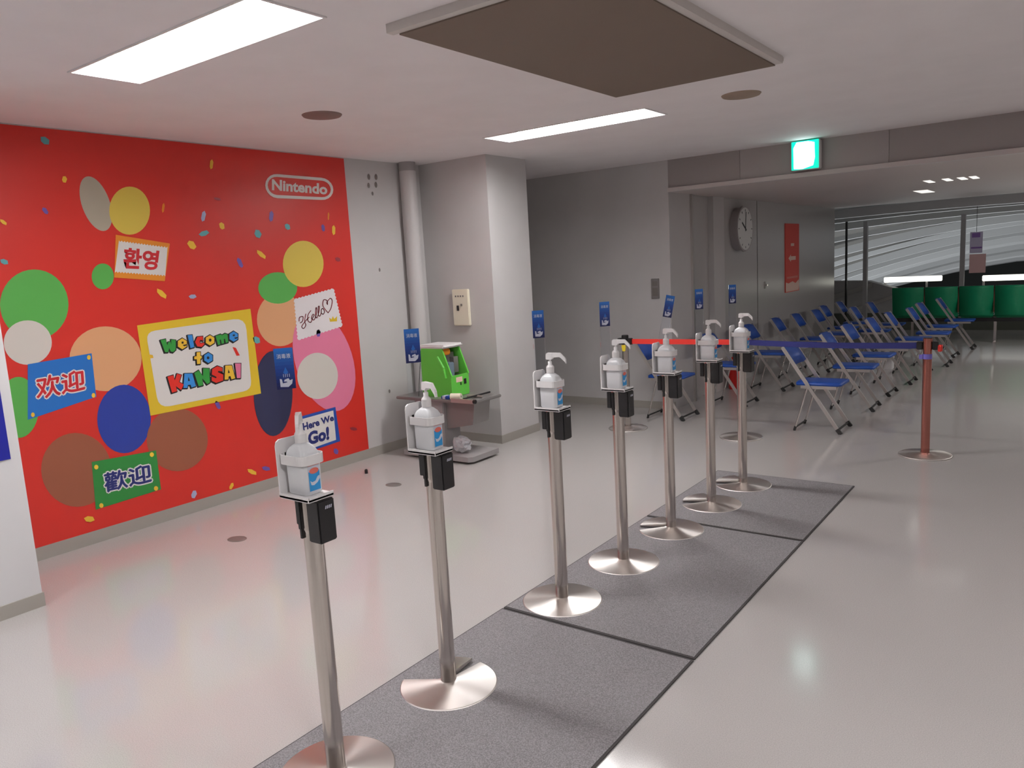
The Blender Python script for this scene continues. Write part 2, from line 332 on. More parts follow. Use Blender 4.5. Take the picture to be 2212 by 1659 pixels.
# ---------------------------------------------------------------- the red mural (flat print on the left wall)
def wall_pt(px, py, X):
    d = (px-1106)*RT - (py-829.5)*UP + FPX*FWD
    k = X/d.x; return Vector((X, k*d.y, EYE+k*d.z))
MX = XL+0.004
class Art(B):
    """flat printed shapes; outlines read off the mural, laid on the wall plane"""
    def poly(s, pts, ink, layer=1, holes=()):
        loops = [pts]+list(holes); allp = [p for l in loops for p in l]
        vs = [wall_pt(p[0], p[1], MX+0.0006*layer) for p in allp]
        tr = tessellate_polygon([[Vector((v.y, v.z, 0)) for v in vs[sum(len(l) for l in loops[:k]):sum(len(l) for l in loops[:k+1])]] for k in range(len(loops))])
        fs = []
        for f in tr:
            n = (vs[f[1]]-vs[f[0]]).cross(vs[f[2]]-vs[f[0]])
            fs.append(tuple(f) if n.x > 0 else tuple(reversed(f)))
        return s.raw(vs, fs, INKS[ink])
    def ell(s, cx, cy, rx, ry, ink, layer=1, rot=0, n=36):
        return s.poly([(cx+rx*math.cos(a)*math.cos(rot)-ry*math.sin(a)*math.sin(rot), cy+rx*math.cos(a)*math.sin(rot)+ry*math.sin(a)*math.cos(rot)) for a in [2*pi*i/n for i in range(n)]], ink, layer)
    def ribbon(s, pts, w, ink, layer=1):
        for i in range(len(pts)-1):
            (a, b_), (c, d) = pts[i], pts[i+1]; L = math.hypot(c-a, d-b_) or 1; nx, ny = -(d-b_)/L*w/2, (c-a)/L*w/2
            ex, ey = (c-a)/L*w*.3, (d-b_)/L*w*.3
            s.poly([(a-ex+nx, b_-ey+ny), (c+ex+nx, d+ey+ny), (c+ex-nx, d+ey-ny), (a-ex-nx, b_-ey-ny)], ink, layer)
        return s
    def outlined(s, string, quad, ink, rim, d):
        for k in range(8):
            dx, dy = d*math.cos(k*pi/4), d*math.sin(k*pi/4)
            s.text(string, [(p[0]+dx, p[1]+dy) for p in quad], rim, 7+k*.05, 0.0)
        for k in range(4):
            dx, dy = d*.3*math.cos(k*pi/2), d*.3*math.sin(k*pi/2)
            s.text(string, [(p[0]+dx, p[1]+dy) for p in quad], ink, 8+k*.05, 0.0)
        return s
    def text(s, string, quad, ink, layer=1, fat=0.0):
        vs, fs = glyphs(string, fat)
        TL, TR, BR, BL = quad; out = []
        for u, v in vs:
            x = (BL[0]*(1-u)+BR[0]*u)*(1-v)+(TL[0]*(1-u)+TR[0]*u)*v
            y = (BL[1]*(1-u)+BR[1]*u)*(1-v)+(TL[1]*(1-u)+TR[1]*u)*v
            out.append(wall_pt(x, y, MX+0.0006*layer))
        return s.raw(out, fs, INKS[ink])
_gl = {}
def glyphs(string, fat=0.0):
    """letters as flat triangles, scaled so the thin lettering fills 0..1 by 0..1"""
    def get(f):
        k = (string, f)
        if k not in _gl:
            cu = bpy.data.curves.new('lettering', 'FONT'); cu.body = string; cu.offset = f; cu.resolution_u = 3
            o = bpy.data.objects.new('lettering', cu); C.objects.link(o)
            dg = bpy.context.evaluated_depsgraph_get(); me = bpy.data.meshes.new_from_object(o.evaluated_get(dg))
            _gl[k] = ([(v.co.x, v.co.y) for v in me.vertices], [tuple(p.vertices) for p in me.polygons])
            bpy.data.objects.remove(o); bpy.data.curves.remove(cu); bpy.data.meshes.remove(me)
        return _gl[k]
    b0, _ = get(0.0); vs, fs = get(fat)
    x0, x1 = min(v[0] for v in b0), max(v[0] for v in b0); y0, y1 = min(v[1] for v in b0), max(v[1] for v in b0)
    return [((x-x0)/(x1-x0), (y-y0)/(y1-y0)) for x, y in vs], fs

mural = thing('wall_mural', 'huge red wall mural with multilingual welcome boards and confetti', 'mural', (0, 0, 0))
obj('red_ground', B().box(XL, MX, -1.0, 4.70, 0.085, 2.652, INKS['red']), mural)
# plain coloured ovals where the print shows its artwork
for n_, e in enumerate(((74, 658, 74, 76, 'c_green', 1), (207, 440, 30, 62, 'c_grey', 1, -0.35), (280, 455, 44, 52, 'c_yellow', 1), (222, 597, 24, 28, 'c_green', 1),
          (60, 740, 52, 48, 'c_cream', 1), (228, 775, 78, 70, 'c_tan', 2), (268, 905, 58, 74, 'c_blue', 1), (165, 1015, 76, 80, 'c_brown', 2, -0.2),
          (383, 950, 66, 68, 'c_brown', 2), (605, 690, 50, 58, 'c_tan', 2), (600, 622, 42, 34, 'c_green', 2), (590, 850, 42, 92, 'c_navy', 1),
          (655, 570, 44, 50, 'c_yellow', 1), (700, 780, 62, 112, 'c_rose', 1, -0.3), (686, 812, 44, 50, 'c_cream', 3), (40, 880, 44, 66, 'c_green', 1))):
    e = list(e); e[5] = 0.6+0.25*n_
    obj('printed_oval', Art().ell(*e), mural, fix=False)
# confetti
def z1(x, y): return (x/2.765, 250+y/2.765)
def z2(x, y): return (x/2.37, 650+y/2.37)
conf = [(z1(268,148),'teal',11,8,.3),(z1(385,380),'gold',6,7,.5),(z1(270,568),'violet',5,9,-.5),(z1(20,635),'gold',9,4,.5),(z1(1263,290),'gold',4,11,.2),
 (z1(975,550),'orange',3,11,.2),(z1(1215,600),'pale',5,12,.3),(z1(1325,658),'gold',6,8,0),(z1(1218,703),'teal',11,6,-.5),(z1(1145,772),'gold',8,11,-.4),
 (z1(1620,600),'violet',5,12,.2),(z1(1717,663),'teal',6,7,0),(z1(1930,670),'violet',4,8,0),(z1(1993,683),'gold',4,11,.1),(z1(1540,705),'teal',9,8,.6),
 (z1(1560,828),'gold',13,5,.6),(z1(1433,878),'violet',5,12,-.3),(z1(965,1062),'gold',14,6,.6),(z1(1150,1080),'pale',8,5,-.3),(z1(25,872),'teal',9,6,.1),
 (z1(1298,497),'wine',8,3,.1),(z1(1962,600),'orange',2,9,.1),(z1(2018,858),'wine',6,5,0),
 (z2(457,1117),'gold',11,7,-.2),(z2(993,990),'pale',6,9,.6),(z2(1185,948),'gold',4,8,.6),(z2(1290,875),'gold',11,5,.3),(z2(1362,858),'violet',9,5,0),
 (z2(1115,533),'violet',5,10,-.3),(z2(1720,770),'violet',6,6,.4),(z2(1810,655),'wine',8,4,0),(z2(1313,200),'teal',8,8,0),(z2(1630,165),'violet',5,8,.3)]
for (c, ink, rx, ry, rot) in conf:
    x, y = c; co, si = math.cos(rot), math.sin(rot)
    pts = [(-rx, -ry*.6), (-rx*.2, -ry), (rx*.8, -ry*.5), (rx, ry*.7), (rx*.1, ry), (-rx*.7, ry*.5)]
    obj('confetti', Art().poly([(x+p*co-q*si, y+p*si+q*co) for p, q in pts], ink, 5), mural, fix=False)

def Z(u, v): return (290+u/6.38, 640+v/6.38)
def rounded(q, r=0.08, n=4):
    out = []; m = len(q)
    for i in range(m):
        p, c, nx = Vector(q[i-1]), Vector(q[i]), Vector(q[(i+1) % m]); a0 = c+(p-c)*r; a1 = c+(nx-c)*r*(((p-c).length/(nx-c).length))
        for k in range(n+1):
            t_ = k/n; out.append(tuple((1-t_)**2*a0+2*t_*(1-t_)*c+t_*t_*a1))
    return out
wb = obj('welcome_board', Art().poly([(296, 703), (541, 667), (564, 850), (325, 898)], 'yellow', 5)
    .poly(rounded([(315, 717), (530, 686), (544, 842), (343, 882)], 0.12), 'white', 6).poly([Z(1355, 700), Z(1400, 710), Z(1455, 815), Z(1410, 820)], 'lred', 9).poly([Z(200, 800), Z(255, 810), Z(265, 850), Z(215, 855)], 'gold', 9), mural, fix=False)
def hexa(cx, cy, rx, ry, k=0.0): return [(cx+rx*math.cos(pi/3*i+pi/6+k), cy+ry*math.sin(pi/3*i+pi/6+k)) for i in range(6)]
def letter(a, pts, ink, holes=()):
    P = [Vector(p) for p in pts]; n = len(P); ar = sum(P[i].x*P[(i+1) % n].y-P[(i+1) % n].x*P[i].y for i in range(n)); sg = 1 if ar > 0 else -1
    out = []
    for i in range(n):
        e0 = (P[i]-P[i-1]).normalized(); e1 = (P[(i+1) % n]-P[i]).normalized()
        nn = Vector((e0.y, -e0.x))+Vector((e1.y, -e1.x)); nn.normalize(); out.append(tuple(P[i]+nn*sg*15))
    a.poly([Z(x-3, y+2) for x, y in out], 'black', 7); a.poly([Z(x-12, y+10) for x, y in out], 'black', 7.2)
    a.poly([Z(*p) for p in pts], ink, 8)
    for h in holes: a.poly([Z(*p) for p in h], 'black', 8.6)
a = Art()
letter(a, [(362,604),(432,590),(455,675),(470,632),(500,628),(512,668),(508,595),(572,605),(572,735),(538,768),(505,762),(482,712),(468,768),(425,770)], 'green')
letter(a, hexa(663,655,72,76), 'gold', [[(650,628),(678,622),(682,650),(655,655)], [(668,672),(722,660),(724,676),(690,690)]])
letter(a, [(735,537),(798,532),(828,700),(775,715)], 'blue')
letter(a, [(870,560),(945,552),(950,612),(915,600),(900,618),(908,650),(962,640),(968,662),(930,698),(868,690),(838,630)], 'lred')
letter(a, hexa(1045,607,68,72), 'gold', [hexa(1047,604,20,24)])
letter(a, [(1120,548),(1190,524),(1212,536),(1252,514),(1285,524),(1296,632),(1262,642),(1250,585),(1234,590),(1238,648),(1206,656),(1192,596),(1176,602),(1188,662),(1156,674)], 'green')
letter(a, hexa(1370,555,66,72), 'blue', [[(1356,530),(1384,524),(1388,548),(1360,552)], [(1374,572),(1424,560),(1426,576),(1394,588)]])
letter(a, [(860,772),(912,768),(912,822),(930,822),(930,858),(912,860),(914,930),(866,935),(862,868),(828,870),(828,830),(860,826)], 'gold')
letter(a, hexa(1022,848,66,72), 'blue', [hexa(1018,848,19,22)])
letter(a, [(458,1110),(538,1086),(560,1160),(590,1066),(652,1085),(618,1182),(682,1215),(648,1292),(575,1238),(590,1308),(522,1330)], 'lred')
letter(a, [(692,1066),(800,1064),(850,1238),(790,1258),(776,1218),(738,1224),(734,1262),(678,1264)], 'blue', [[(748,1110),(768,1165),(740,1168)]])
letter(a, [(828,1058),(888,1020),(948,1100),(950,992),(1034,996),(1044,1188),(1006,1212),(938,1132),(950,1225),(888,1242)], 'green')
letter(a, [(1074,1004),(1146,962),(1214,986),(1214,1036),(1160,1028),(1152,1046),(1226,1078),(1226,1160),(1130,1194),(1068,1164),(1068,1108),(1128,1130),(1136,1112),(1070,1078)], 'lred')
letter(a, [(1254,956),(1345,952),(1392,1130),(1340,1146),(1326,1100),(1302,1104),(1296,1146),(1246,1150)], 'gold', [[(1298,1005),(1318,1055),(1292,1060)]])
letter(a, [(1388,926),(1470,926),(1466,1126),(1416,1128)], 'pink')
obj('lettering', a, wb, fix=False)

def zig(p, q, n, amp):
    (x0, y0), (x1, y1) = p, q; L = math.hypot(x1-x0, y1-y0); nx, ny = -(y1-y0)/L*amp, (x1-x0)/L*amp
    return [(x0+(x1-x0)*i/n+(nx if i % 2 else 0), y0+(y1-y0)*i/n+(ny if i % 2 else 0)) for i in range(n)]
kb = obj('korean_board', Art().poly([(250, 507), (367, 526), (356, 607.5), (247, 599.5)], 'orange', 5)
    .poly(zig((257, 519), (362, 533), 34, 3)+[(362, 533)]+zig((357, 597), (248, 589), 34, 3)+[(248, 589)], 'white', 6), mural, fix=False)
obj('lettering', Art().text('환영', ((269, 536), (343, 543), (338, 582), (268, 579)), 'kred', 8, 0.035), kb, fix=False)
sb = obj('blue_board', Art().poly([(60, 787), (198, 763), (208, 857), (60, 907)], 'signblue', 5).ell(202, 854, 4, 5, 'gold', 7).ell(71, 896, 4, 5, 'gold', 7).ell(192, 772, 4, 5, 'gold', 7), mural, fix=False)
q = ((78, 815), (181, 798), (184, 841), (80, 864))
obj('lettering', Art().outlined('欢迎', q, 'kred', 'white', 4), sb, fix=False)
gb = obj('green_board', Art().poly([(198, 998), (337, 973), (348, 1057), (207, 1101)], 'signgreen', 5).ell(208, 1009, 4.5, 5, 'gold', 7).ell(328, 982, 4.5, 5, 'gold', 7).ell(337, 1055, 4.5, 5, 'gold', 7).ell(219, 1092, 4.5, 5, 'gold', 7), mural, fix=False)
q = ((224, 1023), (324, 1002), (328, 1040), (228, 1064))
obj('lettering', Art().outlined('歡迎', q, 'navy', 'white', 4), gb, fix=False)
hc = Art().poly(zig((636, 647), (720, 624), 24, -2)+zig((720, 624), (739, 704), 22, -2)+zig((739, 704), (644, 734), 26, -2)+zig((644, 734), (636, 647), 22, -2), 'paper', 5)
hc.poly([(713, 695), (711, 686), (716, 690), (719, 683), (722, 689), (728, 683), (728, 694)], 'yellow', 7)
hc = obj('hello_card', hc, mural, fix=False)
a = Art()
def crv(pts, w=1.7, ink='wine', layer=8):
    P = [Vector(p) for p in pts]; out = []
    for i in range(len(P)-1):
        p0, p1, p2, p3 = P[max(i-1, 0)], P[i], P[i+1], P[min(i+2, len(P)-1)]
        for k in range(5):
            t_ = k/5; out.append(tuple(0.5*((2*p1)+(p2-p0)*t_+(2*p0-5*p1+4*p2-p3)*t_**2+(3*p1-p0-3*p2+p3)*t_**3)))
    out.append(tuple(P[-1])); a.ribbon(out, w, ink, layer)
def H(u, v): return (540+u/4.148, 360+v/4.148)
crv([H(440,1385), H(445,1350), H(475,1345), H(470,1385), H(450,1400)])
crv([H(500,1320), H(490,1380), H(500,1420), H(480,1450), H(465,1430), H(500,1380), H(530,1350)])
crv([H(545,1290), H(520,1330), H(520,1380), H(545,1395), H(560,1360), H(575,1330), H(562,1325), H(552,1360), H(575,1372), H(595,1320), H(598,1270), H(590,1270), H(588,1330), H(600,1355),
     H(618,1300), H(622,1255), H(612,1258), H(612,1320), H(625,1340), H(638,1310), H(640,1280), H(655,1272), H(668,1300), H(655,1322), H(638,1310)])
crv([H(700,1310), H(655,1250), H(660,1195), H(690,1200), H(695,1235), H(690,1215), H(720,1180), H(738,1205), H(725,1270), H(700,1310)])
obj('lettering', a, hc, fix=False)
gg = obj('go_board', Art().poly([(645, 901), (724.5, 879), (735, 953), (648, 982)], 'framblue', 5).poly([(650, 906), (720, 886.5), (726, 950), (653, 976)], 'white', 6), mural, fix=False)
obj('lettering', Art().text('Here We', ((654, 915), (719, 896), (721, 908), (656, 930)), 'navy', 8, 0.04).text('Go!', ((666, 935), (709, 923), (710, 948), (668, 960)), 'navy', 8, 0.05), gg, fix=False)
def pill(q, n=10):
    TL, TR, BR, BL = [Vector(p) for p in q]; h0 = (TL-BL).length/2; out = []; ex = (TR-TL).normalized(); 
    cl, cr = (TL+BL)/2, (TR+BR)/2; ul, ur = (TL-BL)/2, (TR-BR)/2
    for i in range(n+1): t_ = pi/2-pi*i/n; out.append(tuple(cr-ex*h0+ex*h0*math.cos(t_)+ur*math.sin(t_)))
    for i in range(n+1): t_ = -pi/2-pi*i/n; out.append(tuple(cl+ex*h0+ex*h0*math.cos(t_)+ul*math.sin(t_)))
    return out
lg = Art().poly(pill([(573, 374), (720, 386), (720, 434), (573, 426)]), 'white', 5).poly(pill([(578.5, 380.5), (714.5, 392), (714.5, 427.5), (578.5, 419.5)]), 'red', 6)
obj('logo', lg.text('Nintendo', ((588.5, 388), (706, 398.5), (706, 419.5), (588.5, 410)), 'white', 8, 0.035), mural, fix=False)

# blue poster on the near pillar
tag(obj('poster', B().box(-4.409, -4.405, 0.9, 1.555, 0.82, 1.75, 'poster_blue')), 'deep blue poster on the white pillar at the far left edge', 'poster')

# ---------------------------------------------------------------- entrance mats
for y0, y1, lab in ((1.24, 2.785, 'nearest of the three grey floor mats, under the front two stands'), (2.795, 4.335, 'middle of the three grey floor mats in a row'), (4.345, 5.56, 'farthest and shortest of the three grey floor mats')):
    t = thing('floor_mat', lab, 'mat', (-1.725, (y0+y1)/2, 0), 0, 'grey floor mats laid end to end'); h = (y1-y0)/2
    obj('pile', B().box(-0.487, 0.487, -h+0.012, h-0.012, 0, 0.008, 'mat_grey'), t)
    obj('edging', B().box(-0.494, -0.486, -h, h, 0, 0.006, 'mat_edge').box(0.486, 0.496, -h, h, 0, 0.006, 'mat_edge').box(-0.486, 0.486, -h, -h+0.014, 0, 0.006, 'mat_edge').box(-0.486, 0.486, h-0.014, h, 0, 0.006, 'mat_edge'), t)

# ---------------------------------------------------------------- sanitizer stands
def disc_part(b, r, a0, a1, lift, n, inner=0.03):
    b.lathe([(inner, 0.026+lift), (0.045, 0.022+lift), (r-0.005, 0.009+lift)], 'disc', n=n, a0=a0, a1=a1)
    b.lathe([(r-0.005, 0.009+lift), (r-0.001, 0.007+lift), (r, 0.001+lift)], 'disc', n=n, a0=a0, a1=a1)
    b.lathe([(r, 0.001+lift), (inner, 0.001+lift)], 'disc', n=n, a0=a0, a1=a1)
    if a1-a0 < 6.28:
        for a in (a0, a1): b.raw([(q*math.cos(a), q*math.sin(a), z+lift) for q, z in ((inner, .001), (inner, .026), (.045, .022), (r-.005, .009), (r, .001))], [(0, 1, 2, 3, 4)], 'disc')
def make_stand(x, y, base_kind, tilt, label, zf):
    t = thing('sanitizer_stand', label, 'sanitizer stand', (x, y, zf), 0, 'hand sanitizer stands in a line on the mats')
    b = B(); R_ = 0.197; d = math.radians
    if base_kind == 0: disc_part(b, R_, 0, 2*pi, 0, 64)
    elif base_kind == 1:
        disc_part(b, R_, d(203), d(448), 0, 56); disc_part(b, R_*0.93, d(98), d(127), 0.016, 10)
    else:
        disc_part(b, R_, d(215), d(475), 0, 56); disc_part(b, R_*0.97, d(128), d(200), 0.014, 14)
    obj('base', b, t, fix=True)
    obj('pole', B().cyl((0, 0, 0.015), (0, 0, 0.85), 0.0315, 'steel', 32).cyl((0, 0, 0.85), (0, 0, 0.862), 0.0315, 'steel', 32, r1=0.0345).cyl((0, 0, 0.862), (0, 0, 0.966), 0.0345, 'steel', 32), t)
    # belt head: black cassette and receiver clips
    b = B(); b.box(0.024, 0.082, -0.037, 0.030, 0.828, 0.965, 'black', 0.004)
    bh = obj('belt_cassette', b, t)
    obj('belt_clip', B().box(-0.016, -0.001, -0.043, -0.030, 0.865, 0.958, 'black', 0.002).box(-0.013, -0.004, -0.040, -0.030, 0.835, 0.865, 'black'), t)
    obj('belt_clip', B().box(-0.056, -0.032, -0.018, 0.012, 0.868, 0.955, 'black', 0.002), t)
    b = B()
    for i in range(4): b.raw([(0.0828, -0.010+i*0.007, 0.936), (0.0828, -0.006+i*0.007, 0.936), (0.0828, -0.003+i*0.007, 0.946), (0.0828, -0.007+i*0.007, 0.946)], [(0, 1, 2, 3)], 'ink_white')
    obj('maker_mark', b, bh, fix=False)
    # white tray with back plate and retaining loop
    b = B(); b.X = Matrix.Translation((0.006, -0.017, 0)); b.box(-0.068, 0.074, -0.051, 0.051, 0.968, 0.981, 'white', 0.003)
    pts = [(-0.049, 0.975), (0.049, 0.975), (0.049, 1.135), (0.045, 1.148), (0.034, 1.155), (-0.034, 1.155), (-0.045, 1.148), (-0.049, 1.135)]
    b.prism(pts, 'white', 'x', -0.068, -0.062)
    b.box(-0.066, 0.074, -0.051, -0.0475, 0.972, 0.986, 'white').box(0.0705, 0.074, -0.049, 0.049, 0.972, 0.986, 'white')
    obj('bottle_tray', b, t)
    def loop(hx0, hx1, hy, r, n=5):
        o = []
        for (cx, cy, s0) in ((hx1-r, hy-r, 0), (hx0+r, hy-r, pi/2), (hx0+r, -hy+r, pi), (hx1-r, -hy+r, 1.5*pi)):
            for k in range(n+1): o.append((cx+r*math.cos(s0+pi/2*k/n), cy+r*math.sin(s0+pi/2*k/n)))
        return o
    o1, o2 = loop(-0.065, 0.058, 0.048, 0.028), loop(-0.062, 0.055, 0.045, 0.026)
    n = len(o1); vs = [(px, py, z) for z in (1.080, 1.110) for px, py in o1]+[(px, py, z) for z in (1.080, 1.110) for px, py in o2]; fs = []
    for i in range(n):
        j = (i+1) % n; fs += [(i, j, n+j, n+i), (2*n+i, 3*n+i, 3*n+j, 2*n+j), (n+i, n+j, 3*n+j, 3*n+i), (i, 2*n+i, 2*n+j, j)]
    vs = [(a_+.006, b_-.017, c_) for a_, b_, c_ in vs]
    obj('retaining_loop', B().raw(vs, fs, 'white', False), t)
    # clear acrylic strip carrying the blue card
    R = Matrix.Translation((-0.06, 0.0, 0.985)) @ Matrix.Rotation(math.atan2(.8, .6), 4, 'Z') @ Matrix.Rotation(tilt, 4, 'Y')
    b = B(); b.X = R; b.box(-0.029, 0.029, 0.0, 0.0018, 0.0, 0.452, 'acrylic')
    st = obj('acrylic_strip', b, t)
    b = B(); b.X = R
    def cell(x0, x1, z0, z1, m, y=-0.0006): b.raw([(x0, y, z0), (x1, y, z0), (x1, y, z1), (x0, y, z1)], [(0, 1, 2, 3)], m)
    N = 12; zs = [0.322+0.130*i/N for i in range(N+1)]
    c0, c1, c2 = [Vector(srgb(*c)[:3]) for c in ((24, 26, 78), (28, 62, 140), (40, 112, 196))]
    for i in range(N):
        f = (i+.5)/N; c = c0.lerp(c1, f*2) if f < .5 else c1.lerp(c2, f*2-1)
        key = 'card%d' % i
        if key not in M: M[key] = mat(key, (c.x, c.y, c.z, 1), 0.35)
        cell(-0.029, 0.029, zs[i], zs[i+1], key)
    vs, fs = glyphs('消毒液', 0.01)
    b.raw([(-0.021+u*0.042, -0.0012, 0.419+v*0.015) for u, v in vs], fs, 'ink_white')
    # drop over a cupped hand
    b.raw([(0.002, -0.0012, 0.392), (0.010, -0.0012, 0.374), (0.002, -0.0012, 0.368), (-0.006, -0.0012, 0.374)], [(0, 3, 2, 1)], 'card_top')
    for dx in (-.006, 0, .006, .012): cell(dx-0.0008, dx+0.0008, 0.360, 0.370, 'ink_white', -0.0012)
    hand = [(-0.018, 0.330), (0.006, 0.328), (0.018, 0.338), (0.021, 0.352), (0.012, 0.349), (0.008, 0.356), (-0.004, 0.352), (-0.006, 0.346), (0.002, 0.346), (0.004, 0.343), (-0.010, 0.341), (-0.012, 0.354), (-0.018, 0.356)]
    tr = tessellate_polygon([[Vector((p[0], p[1], 0)) for p in hand]]); b.raw([(p[0], -0.0012, p[1]) for p in hand], [tuple(f) for f in tr], 'ink_white')
    obj('sign_card', b, st, fix=False, label='blue printed card')
    return t
STANDS = [(-1.953, 1.504, 0, 0, 'first and nearest sanitizer stand, its round base cut by the lower picture edge', 120),
          (-1.989, 2.121, 1, 0, 'second sanitizer stand from the viewer, with a notched steel base', 40),
          (-2.014, 3.007, 0, 0, 'third sanitizer stand, in front of the grey pillar, with a full round base', 0),
          (-1.984, 3.588, 0, 0, 'fourth, middle sanitizer stand, overlapping the left barrier post', -4),
          (-1.974, 4.182, 2, 0.22, 'fifth sanitizer stand, the one whose blue card leans to the side', -4),
          (-1.947, 4.757, 2, 0, 'sixth sanitizer stand, next to last in the line', -3),
          (-1.919, 5.275, 2, 0, 'seventh and farthest sanitizer stand, at the end of the mats', -3)]
ORD = ['first and nearest', 'second', 'third', 'fourth', 'fifth', 'sixth', 'seventh and farthest']
def rring(hx, hy, r, z, n=5):
    o = []
    for (cx, cy, s0) in ((hx-r, hy-r, 0), (-hx+r, hy-r, pi/2), (-hx+r, -hy+r, pi), (hx-r, -hy+r, 1.5*pi)):
        for k in range(n+1): o.append((cx+r*math.cos(s0+pi/2*k/n), cy+r*math.sin(s0+pi/2*k/n), z))
    return o
def make_bottle(label, nozzle):
    t = thing('sanitizer_bottle', label, 'bottle', (0, 0, 0), 0, 'white hand sanitizer pump bottles on the stands')
    rs = [rring(.040, .029, .012, 0), rring(.046, .034, .014, .006), rring(.047, .035, .015, .07), rring(.047, .035, .015, .112), rring(.045, .0335, .016, .126), rring(.038, .029, .018, .139), rring(.026, .0225, .0175, .148), rring(.0165, .0165, .0164, .153), rring(.0165, .0165, .0164, .158)]
    body = obj('body', B().loft(rs, 'bottle'), t)
    b = B(); X = 0.0476
    def q(y0, y1, z0, z1, m, k=0): b.raw([(X+k*.0005, y0, z0), (X+k*.0005, y1, z0), (X+k*.0005, y1, z1), (X+k*.0005, y0, z1)], [(0, 1, 2, 3)], m)
    q(-.022, .022, .012, .116, 'ink_white'); q(-.022, .022, .088, .116, 'label_pink', 1); q(-.018, .006, .100, .106, 'label_red', 2)
    q(-.021, .021, .014, .072, 'label_blue', 1)
    b.raw([(X+.0012, .018*math.cos(a_), .073+.009*math.sin(a_)) for a_ in [2*pi*i/20 for i in range(20)]], [tuple(range(20))], 'label_red')
    b.raw([(X+.0012, y_, z_) for y_, z_ in ((-.018, .046), (-.010, .040), (.002, .042), (.012, .054), (.020, .056), (.020, .046), (.010, .036), (-.004, .030), (-.014, .032))], [tuple(range(9))], 'ink_white')
    obj('label', b, body, fix=False)
    # the same label seen round the corner on the side that faces the viewer
    pm = thing_part = B()
    pm.cyl((0, 0, .154), (0, 0, .180), .0185, 'white', 24).lathe([(.0185, .180), (.015, .186), (.0095, .190), (.0095, .205), (.0055, .206), (.0055, .222)], 'white', n=20)
    c, s_ = math.cos(nozzle), math.sin(nozzle)
    P = lambda u, z: (u*c, u*s_, z)
    # head and down-bent spout, flat on top
    w = 0.0085
    def sec(u, z0, z1, w): return [(u*c-w*s_, u*s_+w*c, z0), (u*c+w*s_, u*s_-w*c, z0), (u*c+w*s_*.8, u*s_-w*c*.8, z1), (u*c-w*s_*.8, u*s_+w*c*.8, z1)]
    pm.loft([sec(-.016, .216, .238, .010), sec(-.010, .214, .243, .011), sec(.012, .214, .243, .011), sec(.020, .223, .243, .009), sec(.054, .225, .243, .0075), sec(.078, .205, .222, .006), sec(.083, .196, .214, .006)], 'white', smooth=False)
    obj('pump', pm, t)
    return t
NOZ = [-0.75, -0.35, 0.15, 0.1, -0.2, 0.0, -0.1]
for i, (x, y, bk, tilt, lab, _) in enumerate(STANDS):
    zf = 0.008
    make_stand(x, y, bk, tilt, lab, zf-0.006)
    o = make_bottle('white pump bottle on the '+ORD[i]+' sanitizer stand', NOZ[i])
    o.location = (x+0.007, y-0.017, 0.9815+zf-0.006); o.scale = (1, 1, 1.06)

# ---------------------------------------------------------------- belt barrier
BP = [(-3.588, 6.68), (-2.457, 6.72), (-0.953, 6.65)]
def barrier(i, x, y, label):
    t = thing('barrier_post', label, 'barrier post', (x, y, 0), 0, 'belt barrier posts across the opening')
    b = B(); b.lathe([(0.0001, 0.0), (0.19, 0.0), (0.191, 0.005), (0.186, 0.009), (0.034, 0.026)], 'disc', n=56)
    obj('base', b, t)
    pm = 'red_reflection' if i == 2 else 'steel'
    obj('pole', B().cyl((0, 0, 0.02), (0, 0, 0.84), 0.0315, pm, 28), t)
    obj('cap', B().cyl((0, 0, 0.84), (0, 0, 0.925), 0.034, pm if i == 2 else 'black', 28).cyl((0, 0, 0.925), (0, 0, 0.93), 0.03, 'black', 28), t)
    for sx in (-1, 1): obj('belt_clip', B().box(min(sx*.034, sx*.075), max(sx*.034, sx*.075), -.022, .022, .838, .90, 'black', .004), t)
    if i == 0: obj('yellow_sticker', B().box(-.022, .022, -.0365, -.0345, .80, .835, 'yellow_tag').cyl((0, -.03, .79), (0, -.037, .79), .018, 'yellow_tag'), t)
    if i == 2:
        obj('red_clip', B().box(.072, .10, -.026, .026, .825, .875, 'belt_red', .004), t)
        obj('purple_sticker', B().cyl((0, 0, .765), (0, 0, .805), .0325, 'purple', 28, cap=False).box(-.055, -.03, -.02, -.017, .765, .80, 'purple'), t)
barrier(0, *BP[0], 'left steel barrier post with yellow sticker, holding the red belt by the wall')
barrier(1, *BP[1], 'middle barrier post, behind the farthest sanitizer stand, where red and navy belts meet')
barrier(2, *BP[2], 'right barrier post with a red reflection coloured into its pole, standing alone on the open floor')
def belt(name, p, q, m, sag, label):
    b = B(); n = 16; vs = []
    for i in range(n+1):
        f = i/n; X = p[0]+(q[0]-p[0])*f; Y = p[1]+(q[1]-p[1])*f; z = 0.892-sag*4*f*(1-f)
        vs += [(X, Y-.001, z), (X, Y-.001, z-.048), (X, Y+.001, z-.048), (X, Y+.001, z)]
    fs = [(4*i+a_, 4*i+(a_+1) % 4, 4*i+4+(a_+1) % 4, 4*i+4+a_) for i in range(n) for a_ in range(4)]
    tag(obj(name, b.raw(vs, fs, m)), label, 'barrier belt')
belt('red_belt', (BP[0][0]+.0755, BP[0][1]), (BP[1][0]-.0755, BP[1][1]), 'belt_red', 0.0, 'red belt stretched from the wall side post to the middle barrier post')
belt('navy_belt', (BP[1][0]+.0755, BP[1][1]), (BP[2][0]-.0755, BP[2][1]), 'belt_navy', 0.012, 'navy belt stretched from the middle post to the right barrier post')

